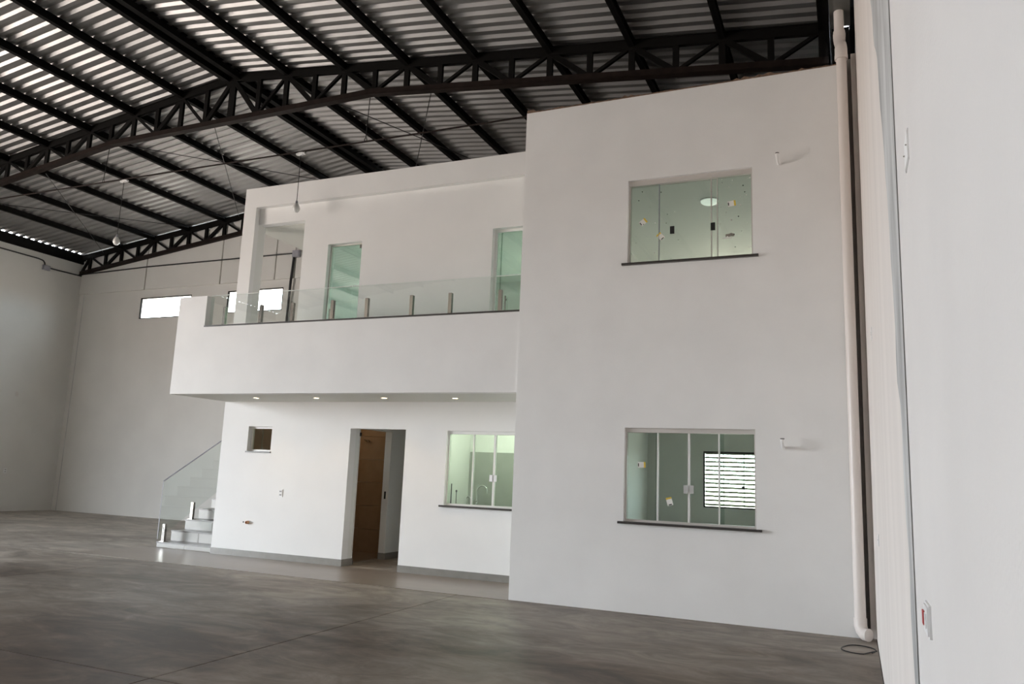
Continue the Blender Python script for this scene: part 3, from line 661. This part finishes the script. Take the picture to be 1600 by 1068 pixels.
# ------------------------------------------------------------------ things inside the rooms
# ceiling lamp in the upper block room
cl = empty('ceiling_lamp', (1.93, 2.40, 5.5)); tag(cl, 'round white ceiling lamp behind the upper block window', 'ceiling lamp')
B().lathe([(.12, 0), (.13, -.01), (.125, -.03), (.10, -.05), (.04, -.062), (.005, -.064)], n=24).build('diffuser', emis('opal_lamp', (.85, .92, .85), .55), cl, True); B().lathe([(.135, 0), (.135, -.012), (.128, -.014)], n=24).build('base_ring', 'white', cl)
# kitchen counter with taps
kc = E0('kitchen_counter'); tag(kc, 'dark stone counter with sink inside the kitchen window', 'counter')
B().grid([-2.055, -.01], [0, .55], [(-1.75, -1.25, .1, .42)], 0, .03).build('worktop', 'granite', kc)
wt = kc.children[0]; wt.rotation_euler = (H, 0, 0); wt.location = (0, 2.965, .90)
B().box(-1.75, -1.25, 2.545, 2.865, .75, .76).build('sink_bowl', 'steel', kc)
B().box(-2.05, -1.95, 2.45, 2.95, .008, .89).box(-.12, -.02, 2.45, 2.95, .008, .89).build('support', 'reveal', kc)
tp = empty('kitchen_faucet', (-1.83, 2.84, .93)); tag(tp, 'chrome gooseneck faucet on the kitchen counter', 'faucet')
B().tube([(0, 0, 0), (0, 0, .22)]+[(.09-.09*math.cos(t), 0, .22+.09*math.sin(t)) for t in [math.pi*i/10 for i in range(1, 10)]]+[(.18, 0, .19)], .011, 10).build('spout', 'chrome', tp, True)
B().lathe([(.028, 0), (.028, .012), (.018, .02), (.018, .06)], n=14).build('base', 'chrome', tp); B().tube([(0, 0, .05), (.0, -.05, .075)], .007, 8).build('lever', 'chrome', tp)
tp = empty('filter_tap', (-2.0, 2.80, .93)); tag(tp, 'small curved tap left of the gooseneck faucet', 'faucet')
B().tube([(0, 0, 0), (0, 0, .09)]+[(.04-.04*math.cos(t), 0, .09+.04*math.sin(t)) for t in [math.pi*i/8 for i in range(1, 8)]], .008, 8).build('spout', 'chrome', tp, True)
B().lathe([(.02, 0), (.02, .01), (.012, .015)], n=12).build('base', 'chrome', tp)
pr = empty('paper_roll_holder', (-2.02, 2.30, .93)); tag(pr, 'thin upright black rod holder at the left of the kitchen window', 'holder')
kc2 = B().lathe([(.05, 0), (.05, .012), (.02, .016)], n=14).build('base', 'blackplastic', pr); B().tube([(0, 0, .01), (0, 0, .33)], .009, 8).build('rod', 'blackplastic', pr)
B().tube([(.09, 0, .006), (.09, 0, .20)], .006, 8).tube([(.0, 0, .006), (.09, 0, .006)], .006, 8).build('side_arm', 'blackplastic', pr); B().lathe([(.006, .2), (.018, .22), (.006, .24)], (.09, 0, 0), 10).build('knob', 'blackplastic', pr)
box('side_board', 'granite', kc, -2.055, -1.9, 2.15, 2.41, .90, .93)
# shower valve in the bathroom
sv = empty('shower_valve', (-4.235, 3.20, 1.93)); tag(sv, 'brass shower arm on the brown tiled wall seen through the doorway', 'shower arm')
o = B().lathe([(.035, 0), (.035, .008), (.015, .015)], n=16).build('flange', 'steel', sv); o.rotation_euler = (H, 0, 0)
B().tube([(0, -.01, 0), (0, -.08, .01), (.05, -.12, 0), (.10, -.13, -.01)], .012, 8).build('arm', 'steel', sv, True); B().lathe([(.03, -.02), (.03, 0), (.01, .02)], (.11, -.13, -.01), 12).build('head', 'steel', sv)
# unseen warm lamp, added to light the bathroom
bl_ = empty('bathroom_fill', (-4.5, 2.3, SOF)); tag(bl_, 'unseen warm lamp added to light the bathroom behind the porch wall', 'ceiling lamp')
B().lathe([(.10, 0), (.11, -.01), (.09, -.04), (.02, -.05)], n=20).build('diffuser', emis('warm_fill_glow', (1, .62, .30), 3), bl_, True)
l = bpy.data.lights.new('bathroom_fill_light', 'POINT'); l.energy = 2.3; l.color = (1, .66, .36); l.shadow_soft_size = .08
lo = bpy.data.objects.new('bathroom_fill_light', l); COL.objects.link(lo); lo.parent = bl_; lo.location = (0, 0, -.14)

kl = empty('kitchen_fill', (-1.1, 2.1, SOF)); tag(kl, 'unseen white lamp added to light the kitchen', 'ceiling lamp')  # no lamp is visible here; added because the kitchen was too dark
B().lathe([(.13, 0), (.14, -.01), (.12, -.04), (.02, -.05)], n=20).build('diffuser', emis('kitchen_fill_glow', (1, .97, .88), 5), kl, True)
l = bpy.data.lights.new('kitchen_fill_light', 'POINT'); l.energy = 22; l.color = (1, .97, .9); l.shadow_soft_size = .1
lo = bpy.data.objects.new('kitchen_fill_light', l); COL.objects.link(lo); lo.parent = kl; lo.location = (0, 0, -.18)
